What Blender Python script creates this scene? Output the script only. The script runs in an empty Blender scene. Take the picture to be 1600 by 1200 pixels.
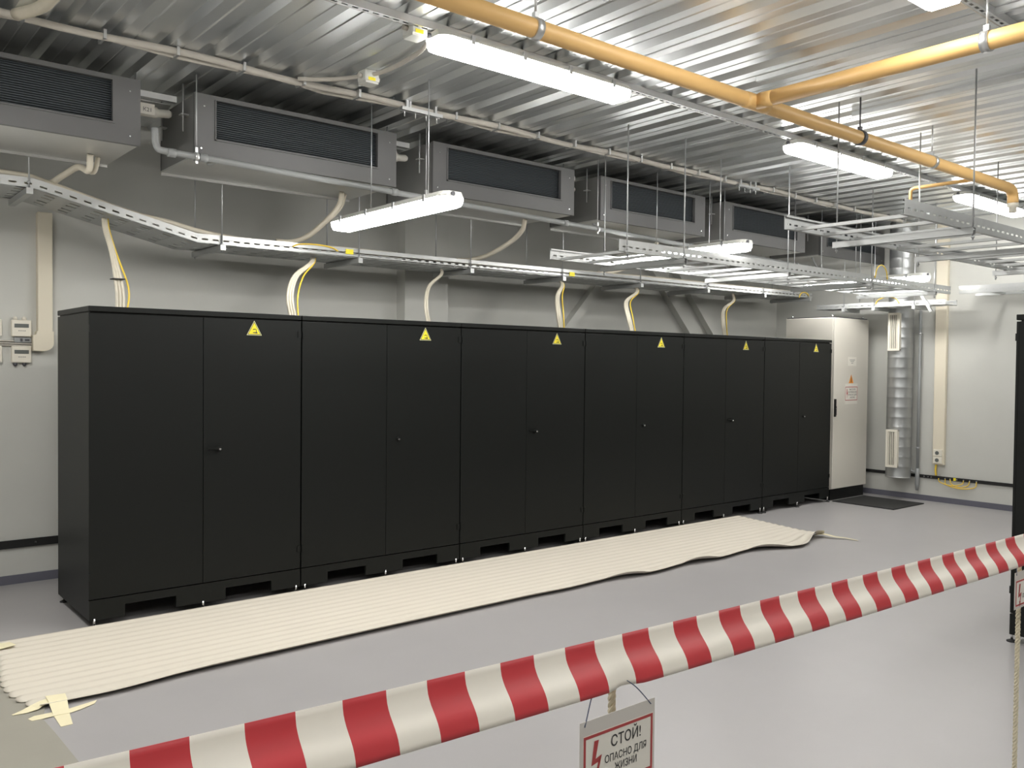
import bpy, bmesh, math, random
from mathutils import Vector, Matrix
random.seed(7)
SC = bpy.context.scene
COL = SC.collection

# ------------------------------------------------------------------ camera
def set_camera():
    yaw, pitch, roll, F = math.radians(50.37792), math.radians(1.354368), math.radians(0.588038), 1359.68
    f = Vector((math.cos(yaw) * math.cos(pitch), math.sin(yaw) * math.cos(pitch), -math.sin(pitch)))
    r = Vector((math.sin(yaw), -math.cos(yaw), 0))
    u = r.cross(f)
    r2 = math.cos(roll) * r + math.sin(roll) * u
    u2 = -math.sin(roll) * r + math.cos(roll) * u
    cam = bpy.data.cameras.new('camera')
    cam.sensor_width = 36.0
    cam.lens = F * 36.0 / 1600.0
    cam.clip_start = 0.05
    o = bpy.data.objects.new('camera', cam)
    COL.objects.link(o)
    m = Matrix.Identity(4)
    for i in range(3):
        m[i][0], m[i][1], m[i][2] = r2[i], u2[i], -f[i]
    m[0][3], m[1][3], m[2][3] = 0.0, 0.0, 1.672
    o.matrix_world = m
    SC.camera = o
set_camera()

# ------------------------------------------------------------------ world, exposure, lamp strength
w = bpy.data.worlds.new('world'); SC.world = w; w.use_nodes = True
w.node_tree.nodes['Background'].inputs[0].default_value = (0.8, 0.85, 0.9, 1)
w.node_tree.nodes['Background'].inputs[1].default_value = 0.02
SC.view_settings.view_transform = 'Standard'
SC.view_settings.look = 'None'
SC.view_settings.gamma = 1.0
SC.view_settings.use_curve_mapping = False
SC.view_settings.exposure = 0.0
SC.cycles.use_denoising = True
SC.cycles.max_bounces = 8
SC.cycles.diffuse_bounces = 5
LAMP = 30.0            # emission of the fluorescent diffusers
LAMP_COLOUR = (1.0, 0.985, 0.95)

# ------------------------------------------------------------------ materials
def mat(name, col, rough=0.5, metal=0.0, noise=0.0, scale=8.0, bump=0.0, bscale=200.0, spec=0.5, emit=None, stretch=None):
    m = bpy.data.materials.new(name); m.use_nodes = True
    nt = m.node_tree; b = nt.nodes['Principled BSDF']
    b.inputs['Base Color'].default_value = (*col, 1)
    b.inputs['Roughness'].default_value = rough
    b.inputs['Metallic'].default_value = metal
    b.inputs['Specular IOR Level'].default_value = spec
    tc = nt.nodes.new('ShaderNodeTexCoord')
    src = tc.outputs['Object']
    if stretch:
        mp = nt.nodes.new('ShaderNodeMapping'); mp.inputs['Scale'].default_value = stretch
        nt.links.new(src, mp.inputs[0]); src = mp.outputs[0]
    if noise:
        n = nt.nodes.new('ShaderNodeTexNoise'); n.inputs['Scale'].default_value = scale; n.inputs['Detail'].default_value = 4
        nt.links.new(src, n.inputs['Vector'])
        mx = nt.nodes.new('ShaderNodeMix'); mx.data_type = 'RGBA'
        mx.inputs['A'].default_value = (*[c * (1 - noise) for c in col], 1)
        mx.inputs['B'].default_value = (*[min(1, c * (1 + noise)) for c in col], 1)
        nt.links.new(n.outputs['Fac'], mx.inputs['Factor'])
        nt.links.new(mx.outputs['Result'], b.inputs['Base Color'])
    if bump:
        n2 = nt.nodes.new('ShaderNodeTexNoise'); n2.inputs['Scale'].default_value = bscale
        nt.links.new(src, n2.inputs['Vector'])
        bp = nt.nodes.new('ShaderNodeBump'); bp.inputs['Strength'].default_value = bump; bp.inputs['Distance'].default_value = 0.002
        nt.links.new(n2.outputs['Fac'], bp.inputs['Height']); nt.links.new(bp.outputs[0], b.inputs['Normal'])
    if emit:
        b.inputs['Emission Color'].default_value = (*emit[0], 1)
        b.inputs['Emission Strength'].default_value = emit[1]
    return m

M = {}
def D(k, *a, **kw): M[k] = mat(k, *a, **kw)
D('floor', (0.375, 0.362, 0.362), 0.38, noise=0.05, scale=3, bump=0.05, bscale=150)
D('wall', (0.56, 0.56, 0.525), 0.75, noise=0.06, scale=2.5, bump=0.15, bscale=90)
D('skirting', (0.12, 0.12, 0.15), 0.5)
D('zinc_deck', (0.76, 0.78, 0.785), 0.30, 0.92, noise=0.07, scale=3, bump=0.04, bscale=12)
D('zinc', (0.66, 0.67, 0.67), 0.36, 0.85, noise=0.08, scale=20)
D('zinc_tray', (0.47, 0.48, 0.475), 0.42, 0.65, noise=0.06, scale=20)
D('duct_zinc', (0.42, 0.43, 0.43), 0.42, 0.8, noise=0.08, scale=10)
D('ac_bottom', (0.55, 0.55, 0.53), 0.36, 0.45, noise=0.05, scale=6)
D('rod_steel', (0.55, 0.56, 0.57), 0.4, 0.8)
D('black_steel', (0.0065, 0.0075, 0.0068), 0.44, spec=0.26, bump=0.12, bscale=420, noise=0.06, scale=5)
D('black_dark', (0.008, 0.008, 0.008), 0.6)
D('black_rubber', (0.016, 0.016, 0.016), 0.7, bump=0.3, bscale=200)
D('chrome', (0.7, 0.7, 0.7), 0.25, 1.0)
D('grey_paint', (0.68, 0.65, 0.58), 0.42, noise=0.02, scale=3)
D('ac_casing', (0.20, 0.20, 0.195), 0.5, 0.25, noise=0.06, scale=6)
D('ac_frame', (0.135, 0.135, 0.135), 0.5, 0.2, noise=0.05, scale=6)
D('ac_filter', (0.045, 0.055, 0.062), 0.7)
D('white_plastic', (0.78, 0.74, 0.64), 0.45)
D('cream_plastic', (0.74, 0.68, 0.55), 0.5)
D('cable_cream', (0.66, 0.61, 0.50), 0.5, noise=0.1, scale=12)
D('cable_grey', (0.50, 0.47, 0.42), 0.5, noise=0.1, scale=12)
D('cable_yellow', (0.85, 0.60, 0.06), 0.45)
D('lamp_housing', (0.62, 0.62, 0.58), 0.5)
D('lamp_lens', (0.9, 0.9, 0.9), 0.4, emit=(LAMP_COLOUR, LAMP))
D('yellow_pipe', (0.78, 0.49, 0.19), 0.42, noise=0.04, scale=5)  # yellow paled, the wash of haze is mixed into the colour
D('dark_clamp', (0.10, 0.10, 0.11), 0.5, 0.4)
D('pvc_grey', (0.30, 0.31, 0.31), 0.4)
D('foam_white', (0.72, 0.70, 0.64), 0.7)
D('paper', (0.80, 0.77, 0.70), 0.6)
D('ink', (0.03, 0.03, 0.03), 0.6)
D('sign_red', (0.42, 0.055, 0.055), 0.5)
D('tape_red', (0.58, 0.045, 0.055), 0.42, noise=0.03, scale=30)
D('tape_white', (0.90, 0.85, 0.76), 0.42, noise=0.02, scale=30)
D('rope', (0.66, 0.60, 0.45), 0.8, noise=0.1, scale=60)
D('sheet', (0.60, 0.555, 0.475), 0.6, noise=0.015, scale=4)
D('masking_tape', (0.80, 0.73, 0.50), 0.6, noise=0.03, scale=30)
D('grey_mat', (0.31, 0.295, 0.25), 0.6, noise=0.06, scale=5)
D('warn_yellow', (0.85, 0.72, 0.03), 0.45)
D('warn_pale', (0.75, 0.73, 0.42), 0.5)
D('warn_orange', (0.80, 0.30, 0.04), 0.5)
D('string_blue', (0.08, 0.10, 0.16), 0.6)
D('lcd', (0.13, 0.14, 0.13), 0.35)
D('laminate', (0.62, 0.59, 0.55), 0.25)

# ------------------------------------------------------------------ mesh helpers
class MB:
    def __init__(s): s.v, s.f, s.m, s.sm = [], [], [], []
    def face(s, pts, mi=0, smooth=False):
        n = len(s.v); s.v += [tuple(p) for p in pts]; s.f.append(tuple(range(n, n + len(pts)))); s.m.append(mi); s.sm.append(smooth)
    def box(s, x0, x1, y0, y1, z0, z1, mi=0):
        if x0 > x1: x0, x1 = x1, x0
        if y0 > y1: y0, y1 = y1, y0
        if z0 > z1: z0, z1 = z1, z0
        n = len(s.v)
        s.v += [(x0, y0, z0), (x1, y0, z0), (x1, y1, z0), (x0, y1, z0), (x0, y0, z1), (x1, y0, z1), (x1, y1, z1), (x0, y1, z1)]
        for q in ((0, 3, 2, 1), (4, 5, 6, 7), (0, 1, 5, 4), (1, 2, 6, 5), (2, 3, 7, 6), (3, 0, 4, 7)):
            s.f.append(tuple(n + k for k in q)); s.m.append(mi); s.sm.append(False)
        return s
    def prism(s, outline, axis, a, b, mi=0):
        # outline: list of 2D points in the two other axes (in order), extruded along axis from a to b
        def P(p, t):
            q = list(p); q.insert(axis, t); return tuple(q)
        n = len(s.v); k = len(outline)
        s.v += [P(p, a) for p in outline] + [P(p, b) for p in outline]
        s.f.append(tuple(n + i for i in range(k))[::-1]); s.m.append(mi); s.sm.append(False)
        s.f.append(tuple(n + k + i for i in range(k))); s.m.append(mi); s.sm.append(False)
        for i in range(k):
            j = (i + 1) % k
            s.f.append((n + i, n + j, n + k + j, n + k + i)); s.m.append(mi); s.sm.append(False)
        return s
    def tube(s, pts, r, n=8, mi=0, cap=True):
        pts = [Vector(p) for p in pts]
        rs = r if isinstance(r, (list, tuple)) else [r] * len(pts)
        t0 = (pts[1] - pts[0]).normalized()
        ref = Vector((0, 0, 1)) if abs(t0.z) < 0.9 else Vector((1, 0, 0))
        a = t0.cross(ref).normalized()
        base = len(s.v)
        for i, p in enumerate(pts):
            t = (pts[min(i + 1, len(pts) - 1)] - pts[max(i - 1, 0)])
            t = t.normalized() if t.length > 1e-9 else t0
            a = (a - t * a.dot(t)); a = a.normalized() if a.length > 1e-6 else t.orthogonal().normalized()
            b = t.cross(a)
            for k in range(n):
                th = 2 * math.pi * k / n
                s.v.append(tuple(p + (a * math.cos(th) + b * math.sin(th)) * rs[i]))
        for i in range(len(pts) - 1):
            for k in range(n):
                k2 = (k + 1) % n
                s.f.append((base + i * n + k, base + i * n + k2, base + (i + 1) * n + k2, base + (i + 1) * n + k)); s.m.append(mi); s.sm.append(n > 5)
        if cap:
            s.f.append(tuple(base + k for k in range(n))[::-1]); s.m.append(mi); s.sm.append(False)
            s.f.append(tuple(base + (len(pts) - 1) * n + k for k in range(n))); s.m.append(mi); s.sm.append(False)
        return s
    def build(s, name, mats, parent=None, bevel=0.0, fix=True):
        me = bpy.data.meshes.new(name)
        off = Vector((0, 0, 0))
        if parent is not None:
            q = parent
            while q is not None:
                off += q.location; q = q.parent
        else:
            xs, ys, zs = zip(*s.v)
            off = Vector(((min(xs) + max(xs)) / 2, (min(ys) + max(ys)) / 2, min(zs)))
        me.from_pydata([tuple(Vector(v) - off) for v in s.v], [], s.f)
        for m_ in (mats if isinstance(mats, (list, tuple)) else [mats]):
            me.materials.append(M[m_])
        me.polygons.foreach_set('material_index', s.m)
        me.polygons.foreach_set('use_smooth', s.sm)
        me.update()
        if fix:
            bm_ = bmesh.new(); bm_.from_mesh(me); bmesh.ops.recalc_face_normals(bm_, faces=bm_.faces); bm_.to_mesh(me); bm_.free()
        o = bpy.data.objects.new(name, me); COL.objects.link(o)
        if parent is not None: o.parent = parent
        else: o.location = off
        if bevel:
            bm = o.modifiers.new('bevel', 'BEVEL'); bm.width = bevel; bm.segments = 1; bm.limit_method = 'ANGLE'
        return o

def box(x0, x1, y0, y1, z0, z1, mi=0): return MB().box(x0, x1, y0, y1, z0, z1, mi)
def tube(pts, r, n=8): return MB().tube(pts, r, n)
def thing(name, loc, label, cat, group=None):
    o = bpy.data.objects.new(name, None); COL.objects.link(o); o.location = loc
    o.empty_display_size = 0.1
    return tag(o, label, cat, group)
def tag(o, label, cat, group=None, kind=None):
    o['label'] = label; o['category'] = cat
    if group: o['group'] = group
    if kind: o['kind'] = kind
    return o
def struct(name, b, m):
    o = b.build(name, m, fix=(name != 'ceiling')); o['kind'] = 'structure'; return o
def smooth(pts, n=6):
    # Catmull-Rom through the points
    P = [Vector(p) for p in pts]; P = [P[0] * 2 - P[1]] + P + [P[-1] * 2 - P[-2]]
    out = []
    for i in range(1, len(P) - 2):
        for k in range(n):
            t = k / n
            a, b, c, d = P[i - 1], P[i], P[i + 1], P[i + 2]
            out.append(0.5 * ((2 * b) + (c - a) * t + (2 * a - 5 * b + 4 * c - d) * t * t + (3 * b - a - 3 * c + d) * t ** 3))
    out.append(P[-2]); return out
ORD = ['first', 'second', 'third', 'fourth', 'fifth', 'sixth', 'seventh', 'eighth', 'ninth', 'tenth', 'eleventh', 'twelfth']

def text(name, body, size, origin, ux, uy, m, parent, align='CENTER', squeeze=1.0, depth=0.0004, bold=0.0, width=None):
    cu = bpy.data.curves.new(name, 'FONT'); cu.body = body; cu.size = size; cu.align_x = align; cu.resolution_u = 2; cu.offset = bold * size
    tmp = bpy.data.objects.new(name, cu); COL.objects.link(tmp)
    dg = bpy.context.evaluated_depsgraph_get()
    me0 = tmp.evaluated_get(dg).to_mesh()
    ux, uy = Vector(ux), Vector(uy); nz = ux.cross(uy)
    if width:
        xs_ = [v.co.x for v in me0.vertices]; squeeze = width / (max(xs_) - min(xs_))
    b = MB()
    b.v = [tuple(Vector(origin) + ux * (v.co.x * squeeze) + uy * v.co.y + nz * depth) for v in me0.vertices]
    b.f = [tuple(p.vertices) for p in me0.polygons]; b.m = [0] * len(b.f); b.sm = [False] * len(b.f)
    tmp.evaluated_get(dg).to_mesh_clear()
    COL.objects.unlink(tmp); bpy.data.objects.remove(tmp); bpy.data.curves.remove(cu)
    return b.build(name, m, parent, fix=False)

# ------------------------------------------------------------------ room shell
XL, XR, YF, YB, ZC = -2.6, 11.0, -3.2, 7.29, 3.5
struct('floor', box(XL - .2, XR + .2, YF - .2, YB + .2, -0.15, 0.0), 'floor')
struct('wall_back', box(XL - .2, XR + .2, YB, YB + .2, 0, 3.9), 'wall')
struct('wall_far', box(XR, XR + .2, YF, YB, 0, 3.9), 'wall')
struct('wall_left', box(XL - .2, XL, YF, YB, 0, 3.9), 'wall')
struct('wall_front', box(XL - .2, XR + .2, YF - .2, YF, 0, 3.9), 'wall')
struct('baseboard_back', box(XL, XR, YB - .012, YB, 0, 0.066), 'skirting')
struct('baseboard_far', box(XR - .012, XR, YF, YB - .012, 0, 0.068), 'skirting')
# profiled steel deck, ribs running away from the camera (along Y)
dk = MB(); pitch = 0.265; x = XL - .2
prof = []
while x < XR + .25:
    prof += [(x, ZC), (x + .068, ZC), (x + .076, ZC + .004), (x + .084, ZC), (x + .155, ZC), (x + .183, ZC + .036), (x + .237, ZC + .036)]
    x += pitch
prof.append((x, ZC))
for (xa, za), (xb, zb) in zip(prof, prof[1:]):
    dk.face([(xa, YF - .2, za), (xa, YB + .2, za), (xb, YB + .2, zb), (xb, YF - .2, zb)])
for (xa, za), (xb, zb) in zip(prof, prof[1:]):
    dk.face([(xa, YF - .2, za + .12), (xb, YF - .2, zb + .12), (xb, YB + .2, zb + .12), (xa, YB + .2, za + .12)])
struct('ceiling', dk, 'zinc_deck')
struct('trim_1', box(4.56, 5.07, 7.14, YB, 0, ZC), 'wall')          # painted column on the back wall

def deck_z(x):
    """height of the underside of the deck at x"""
    q = (x - (XL - .2)) % .265
    return ZC + .036 * max(0.0, min(1.0, (q - .155) / .028, (.265 - q) / .028)) - .009

def brace(p, q, wdt, lab):
    p, q = Vector(p), Vector(q); d = (q - p).normalized(); n = Vector((-d.z, 0, d.x)) * wdt / 2
    o = MB().prism([((p + n).x, (p + n).z), ((q + n).x, (q + n).z), ((q - n).x, (q - n).z), ((p - n).x, (p - n).z)], 1, 7.19, 7.285).build('steel_brace', 'wall')
    return tag(o, lab, 'brace', 'diagonal braces on the back wall')
brace((5.12, 0, .35), (7.72, 0, 3.05), .10, 'grey diagonal steel brace leaning right behind the fourth cabinet')
brace((10.75, 0, .30), (8.10, 0, 3.0), .11, 'wider left one of two grey diagonal braces leaning left on back wall')
brace((10.95, 0, .55), (8.50, 0, 3.08), .09, 'right one of two grey diagonal braces leaning left, near sixth cabinet')

# ------------------------------------------------------------------ black cabinets
W, D0, CF = 1.417, 0.81, 5.77
def cabinet(x0, label, lever, full=True, group='black cabinets in the long row'):
    t = thing('battery_cabinet', (x0 + W / 2, CF + D0 / 2, 0), label, 'cabinet', group)
    a, b = x0 + .005, x0 + W - .005
    box(a, b, CF + .017, CF + D0, .18, 1.958).box(a + .012, b - .012, CF + .022, CF + D0 - .01, 1.958, 1.9665).build('body', 'black_steel', t)
    box(a - .002, b + .002, CF - .002, CF + D0, 1.966, 2.0).build('lid', 'black_steel', t, bevel=.003)
    pl = MB()
    pl.box(a, b, CF, CF + .02, .125, .176)
    for xa, xb in ((a, x0 + .215), (x0 + .535, x0 + .865), (x0 + 1.195, b)): pl.box(xa, xb, CF, CF + .02, .05, .125)
    pl.box(a, a + .02, CF + .02, CF + D0, .05, .18); pl.box(b - .02, b, CF + .02, CF + D0, .05, .18)
    pl.box(a, b, CF + D0 - .02, CF + D0, .05, .18)
    pl.build('plinth', 'black_steel', t)
    mid = x0 + .710
    dl = box(a, mid - .0015, CF, CF + .0165, .182, 1.957).build('door', 'black_steel', t, bevel=.002)
    dr = box(mid + .0015, b, CF, CF + .0165, .182, 1.957).build('door', 'black_steel', t, bevel=.002)
    for hx in (a + .013, b - .013):
        for hz in (.30, 1.84):
            box(hx - .012, hx + .012, CF - .006, CF + .004, hz, hz + .045).build('hinge', 'black_steel', t)
    hx = x0 + .815
    h = MB()
    h.tube([(hx, CF - .014, 1.075), (hx, CF + .001, 1.075)], .016, 10, 0)
    if lever:
        h.prism([(hx - .085, 1.088), (hx + .012, 1.092), (hx + .014, 1.072), (hx - .080, 1.080)], 1, CF - .026, CF - .013, 0)
        h.tube([(hx, CF - .030, 1.076), (hx, CF - .013, 1.076)], .007, 8, 1)
        o = h.build('door_handle', ['black_steel', 'chrome'], dr)
    else:
        h.tube([(hx, CF - .018, 1.075), (hx, CF - .013, 1.075)], .008, 8, 1)
        o = h.build('door_lock', ['black_steel', 'chrome'], dr)
    # triangular warning sticker on the right door
    cx, zb, s_ = x0 + 1.062, 1.848, .108
    g = MB(); hh = s_ * .93
    def tri(k, dep, mi):
        # k = inset
        c = zb + hh * .36
        P = [(cx - s_ / 2, zb), (cx + s_ / 2, zb), (cx, zb + hh)]
        P = [(cx + (p[0] - cx) * k, c + (p[1] - c) * k) for p in P]
        g.face([(p[0], CF - dep, p[1]) for p in P], mi)
    g.prism([(cx - s_ / 2, zb), (cx + s_ / 2, zb), (cx, zb + hh)], 1, CF - .0005, CF - .0015, 1)
    tri(.90, .0018, 2); tri(.78, .0021, 0)
    g.face([(cx - .012, CF - .0024, zb + .016), (cx + .022, CF - .0024, zb + .013), (cx + .022, CF - .0024, zb + .022), (cx - .010, CF - .0024, zb + .021)], 2)
    g.face([(cx + .012, CF - .0024, zb + .022), (cx + .017, CF - .0024, zb + .022), (cx + .014, CF - .0024, zb + .045), (cx + .010, CF - .0024, zb + .043)], 2)
    g.face([(cx - .012, CF - .0024, zb + .036), (cx + .010, CF - .0024, zb + .040), (cx + .008, CF - .0024, zb + .045), (cx - .009, CF - .0024, zb + .043)], 2)
    g.build('warning_sign', ['warn_yellow', 'warn_pale', 'ink'], dr)
    for fx in (x0 + .035, x0 + .712, x0 + W - .035):
        for fy in (CF + .004, CF + D0 - .04):
            ft = MB().tube([(fx, fy, .012), (fx, fy, .062)], .0075, 8).build('foot', 'chrome', t)
            MB().tube([(fx, fy, .0), (fx, fy, .006), (fx, fy, .014)], [.030, .030, .012], 12).build('foot_pad', 'black_rubber', ft)
    return t
labs = ['leftmost black steel cabinet, its left end panel in view, lever handle',
        'second black cabinet from the left in the long row, round lock only',
        'third black cabinet from the left, lever handle, in front of column',
        'fourth black cabinet from the left, round lock, under the left diagonal brace',
        'fifth black cabinet from the left, lever handle, before last in the row',
        'last black cabinet of the long row, standing beside the tall grey cabinet']
for k in range(6):
    cabinet(1.40 + k * W, labs[k], k % 2 == 0)
# the opposite row: its end cabinet, facing the first row
rc = cabinet(20.0, 'black cabinet at the right edge of the picture, end panel seen, facing the long row', True, group='black cabinets of the opposite row')
rc.rotation_euler = (0, 0, math.pi); rc.location = (5.715 + W / 2, 2.12 - D0 / 2, 0)

# ------------------------------------------------------------------ grey cabinet by the far wall
gx0, gx1, gy0, gy1 = 9.965, 10.80, 5.775, 6.46
t = thing('grey_cabinet', ((gx0 + gx1) / 2, (gy0 + gy1) / 2, 0), 'tall light grey cabinet with warning stickers at the end of the black row', 'cabinet')
box(gx0 + .012, gx1 - .012, gy0 + .03, gy1, 0, .14).build('plinth', 'black_steel', t)
box(gx0, gx1, gy0 + .022, gy1, .14, 2.285).build('body', 'grey_paint', t, bevel=.004)
dr = box(gx0 + .004, gx1 - .003, gy0, gy0 + .021, .145, 2.282).build('door', 'grey_paint', t, bevel=.004)
box(gx0 + .01, gx1 - .01, gy0 + .02, gy1 - .01, 2.285, 2.297).build('lid_shadow_strip', 'dark_clamp', t)  # dark strip modelled in place of the shadow line at the lid
hb = MB(); hb.box(gx0 + .018, gx0 + .046, gy0 - .018, gy0, 1.05, 1.27); hb.box(gx0 + .024, gx0 + .040, gy0 - .026, gy0 - .018, 1.07, 1.18, 0)
hb.tube([(gx0 + .032, gy0 - .030, 1.15), (gx0 + .032, gy0 - .018, 1.15)], .007, 8, 1)
hb.build('door_handle', ['black_dark', 'chrome'], dr)
for ex, ey in ((gx0 + .05, gy0 + .06), (gx1 - .05, gy0 + .06), (gx0 + .05, gy1 - .06)):
    MB().tube([(ex, ey, 2.295), (ex, ey, 2.312), (ex, ey, 2.32)], [.012, .016, .008], 8).build('lifting_bolt', 'chrome', t)
p = box(10.29, 10.50, gy0 - .002, gy0, 1.685, 1.80).build('paper_note', 'paper', dr)
pn = MB()
for k, (wd, zz) in enumerate(((.13, 1.758), (.09, 1.738), (.05, 1.718))): pn.box(10.395 - wd / 2, 10.395 + wd / 2, gy0 - .0028, gy0 - .002, zz, zz + .006)
pn.build('paper_print', 'lcd', dr)
g = MB(); g.prism([(10.325, 1.465), (10.435, 1.465), (10.38, 1.575)], 1, gy0 - .002, gy0, 0)
g.face([(10.372, gy0 - .0026, 1.475), (10.388, gy0 - .0026, 1.475), (10.384, gy0 - .0026, 1.53), (10.376, gy0 - .0026, 1.545)], 1)
g.build('warning_sign', ['warn_orange', 'ink'], dr)
s_ = box(10.235, 10.535, gy0 - .003, gy0, 1.20, 1.46).build('danger_notice', 'paper', dr)
r_ = MB()
for (xa, xb, za, zb) in ((10.24, 10.53, 1.412, 1.420), (10.24, 10.53, 1.246, 1.254), (10.24, 10.247, 1.254, 1.412), (10.523, 10.53, 1.254, 1.412)):
    r_.box(xa, xb, gy0 - .0038, gy0 - .003, za, zb)
r_.face([(10.285, gy0 - .004, 1.395), (10.293, gy0 - .004, 1.345), (10.302, gy0 - .004, 1.35), (10.280, gy0 - .004, 1.27), (10.284, gy0 - .004, 1.325), (10.272, gy0 - .004, 1.32), (10.276, gy0 - .004, 1.395)])
r_.build('danger_notice_frame', 'sign_red', dr)
for k, ln in enumerate(('ВЫСОКОЕ', 'НАПРЯЖЕНИЕ', 'ОПАСНО ДЛЯ', 'ЖИЗНИ')):
    text('danger_notice_lettering', ln, .030, (10.412, gy0 - .0034, 1.376 - k * .034), (1, 0, 0), (0, 0, 1), 'ink', dr)

tag(box(9.93, 10.69, 4.96, 5.745, 0, .012).build('rubber_mat', 'black_rubber', bevel=.003), 'flat black rubber mat on the floor in front of the tall grey cabinet', 'mat')

# ------------------------------------------------------------------ ceiling air conditioning units
ACY0, ACY1, ACZ0, ACZ1 = 5.68, 6.39, 3.0, 3.405
ac_lab = ['ceiling air conditioning unit cut off by the left picture edge', 'second ceiling air conditioning unit, above the two leftmost black cabinets',
          'third ceiling air conditioning unit, right of the column line, behind the hanging lamp', 'fourth ceiling air conditioning unit, above the near end of the cable ladder',
          'fifth ceiling air conditioning unit from the left, partly behind hanger rods', 'farthest ceiling air conditioning unit, next to the far wall']
for k in range(6):
    x0 = .17 + 1.86 * k; x1 = x0 + 1.5
    t = thing('air_conditioner', ((x0 + x1) / 2, (ACY0 + ACY1) / 2, ACZ0), ac_lab[k], 'air conditioner', 'ceiling air conditioning units along the back wall')
    c_ = MB(); th = .012
    c_.box(x0, x1, ACY0 + .03, ACY1, ACZ1 - th, ACZ1); c_.box(x0, x0 + th, ACY0 + .03, ACY1, ACZ0 + th, ACZ1 - th); c_.box(x1 - th, x1, ACY0 + .03, ACY1, ACZ0 + th, ACZ1 - th)
    c_.box(x0, x1, ACY1 - th, ACY1, ACZ0 + th, ACZ1 - th)
    c_.build('casing', 'ac_casing', t)
    bp = MB(); bp.box(x0, x1, ACY0 + .03, ACY1, ACZ0, ACZ0 + th); bp.box(x0, x1, ACY1 - .012, ACY1, ACZ0 - .018, ACZ0)
    bp.build('bottom_panel', 'ac_bottom', t)
    fr = MB(); ox0, ox1, oz0, oz1 = x0 + .13, x1 - .15, ACZ0 + .125, ACZ1 - .028
    fr.box(x0 - .012, ox0, ACY0, ACY0 + .03, ACZ0, ACZ1); fr.box(ox1, x1 + .012, ACY0, ACY0 + .03, ACZ0, ACZ1)
    fr.box(ox0, ox1, ACY0, ACY0 + .03, ACZ0, oz0); fr.box(ox0, ox1, ACY0, ACY0 + .03, oz1, ACZ1)
    fr.box(ox0 - .01, ox1 + .01, ACY0 - .008, ACY0, oz0 - .012, oz0 - .004); fr.box(ox0 - .01, ox0 - .002, ACY0 - .008, ACY0, oz0 - .012, oz1)
    fr.build('front_frame', 'ac_frame', t)
    fl = MB(); fl.box(ox0, ox1, ACY0 + .045, ACY0 + .05, oz0, oz1)
    n = 18
    for q in range(n):
        zz = oz0 + (q + .5) * (oz1 - oz0) / n
        fl.box(ox0, ox1, ACY0 + .03, ACY0 + .045, zz - .002, zz + .002)
    fl.build('filter', 'ac_filter', t)
    for sx, sz in ((x0 + .03, ACZ0 + .05), (x0 + .05, ACZ1 - .08), (x1 - .05, ACZ0 + .05), (x1 - .05, ACZ1 - .08)):
        MB().tube([(sx, ACY0 - .004, sz), (sx, ACY0, sz)], .006, 6).build('screw', 'chrome', t)
    for bx in (x0, x1):
        sg = -1 if bx == x0 else 1
        box(bx, bx + sg * .05, ACY0 + .14, ACY0 + .19, ACZ1 - .12, ACZ1 - .112).build('bracket', 'zinc', t)
        box(bx, bx + sg * .05, ACY1 - .14, ACY1 - .09, ACZ1 - .12, ACZ1 - .112).build('bracket', 'zinc', t)
    for bx, nm in ((x0 - .03, 'left'), (x1 + .03, 'right')):
        MB().tube([(bx, ACY0 + .165, 3.18), (bx, ACY0 + .165, deck_z(bx))], .0055, 6).build('hanger_rod', 'rod_steel', t)
        MB().tube([(bx, ACY1 - .115, 3.2), (bx, ACY1 - .115, deck_z(bx))], .0055, 6).build('hanger_rod', 'rod_steel', t)
# between the units: strut, insulated pipe with a paper tag
gap_lab = ['first', 'second', 'third', 'fourth', 'fifth']
for k in range(5):
    xa = .17 + 1.86 * k + 1.512; xb = xa + .336
    t = thing('mounting_strut', ((xa + xb) / 2, 6.1, 3.4), 'short bright steel strut between %s and %s ceiling air conditioning unit' % (ORD[k], ORD[k + 1]), 'strut', 'struts between the air conditioning units')
    box(xa, xb, 6.02, 6.06, 3.41, 3.45).build('rail', 'zinc', t)
    MB().prism([(6.08, 3.40), (6.23, 3.36), (6.23, 3.365), (6.08, 3.405)], 0, xa, xb - .02).build('plate', 'zinc', t)
    t = thing('insulated_pipe', (xa + .13, 5.98, 3.27), 'white insulated pipe stub with paper tag between %s and %s air conditioning unit' % (ORD[k], ORD[k + 1]), 'pipe', 'tagged pipe stubs between the air conditioning units')
    MB().tube([(xa + .0, 5.98, 3.305), (xa + .19, 5.98, 3.305), (xa + .20, 5.98, 3.305), (xa + .27, 5.98, 3.312), (xa + .285, 5.98, 3.312)], [.036, .036, .027, .027, .018], 10).build('insulation', 'foam_white', t)
    tg = box(xa + .075, xa + .165, 5.936, 5.94, 3.275, 3.345).build('paper_tag', 'paper', t)
    text('tag_lettering', 'К2%d' % (k + 1), .036, (xa + .12, 5.9355, 3.293), (1, 0, 0), (0, 0, 1), 'ink', tg)
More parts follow.
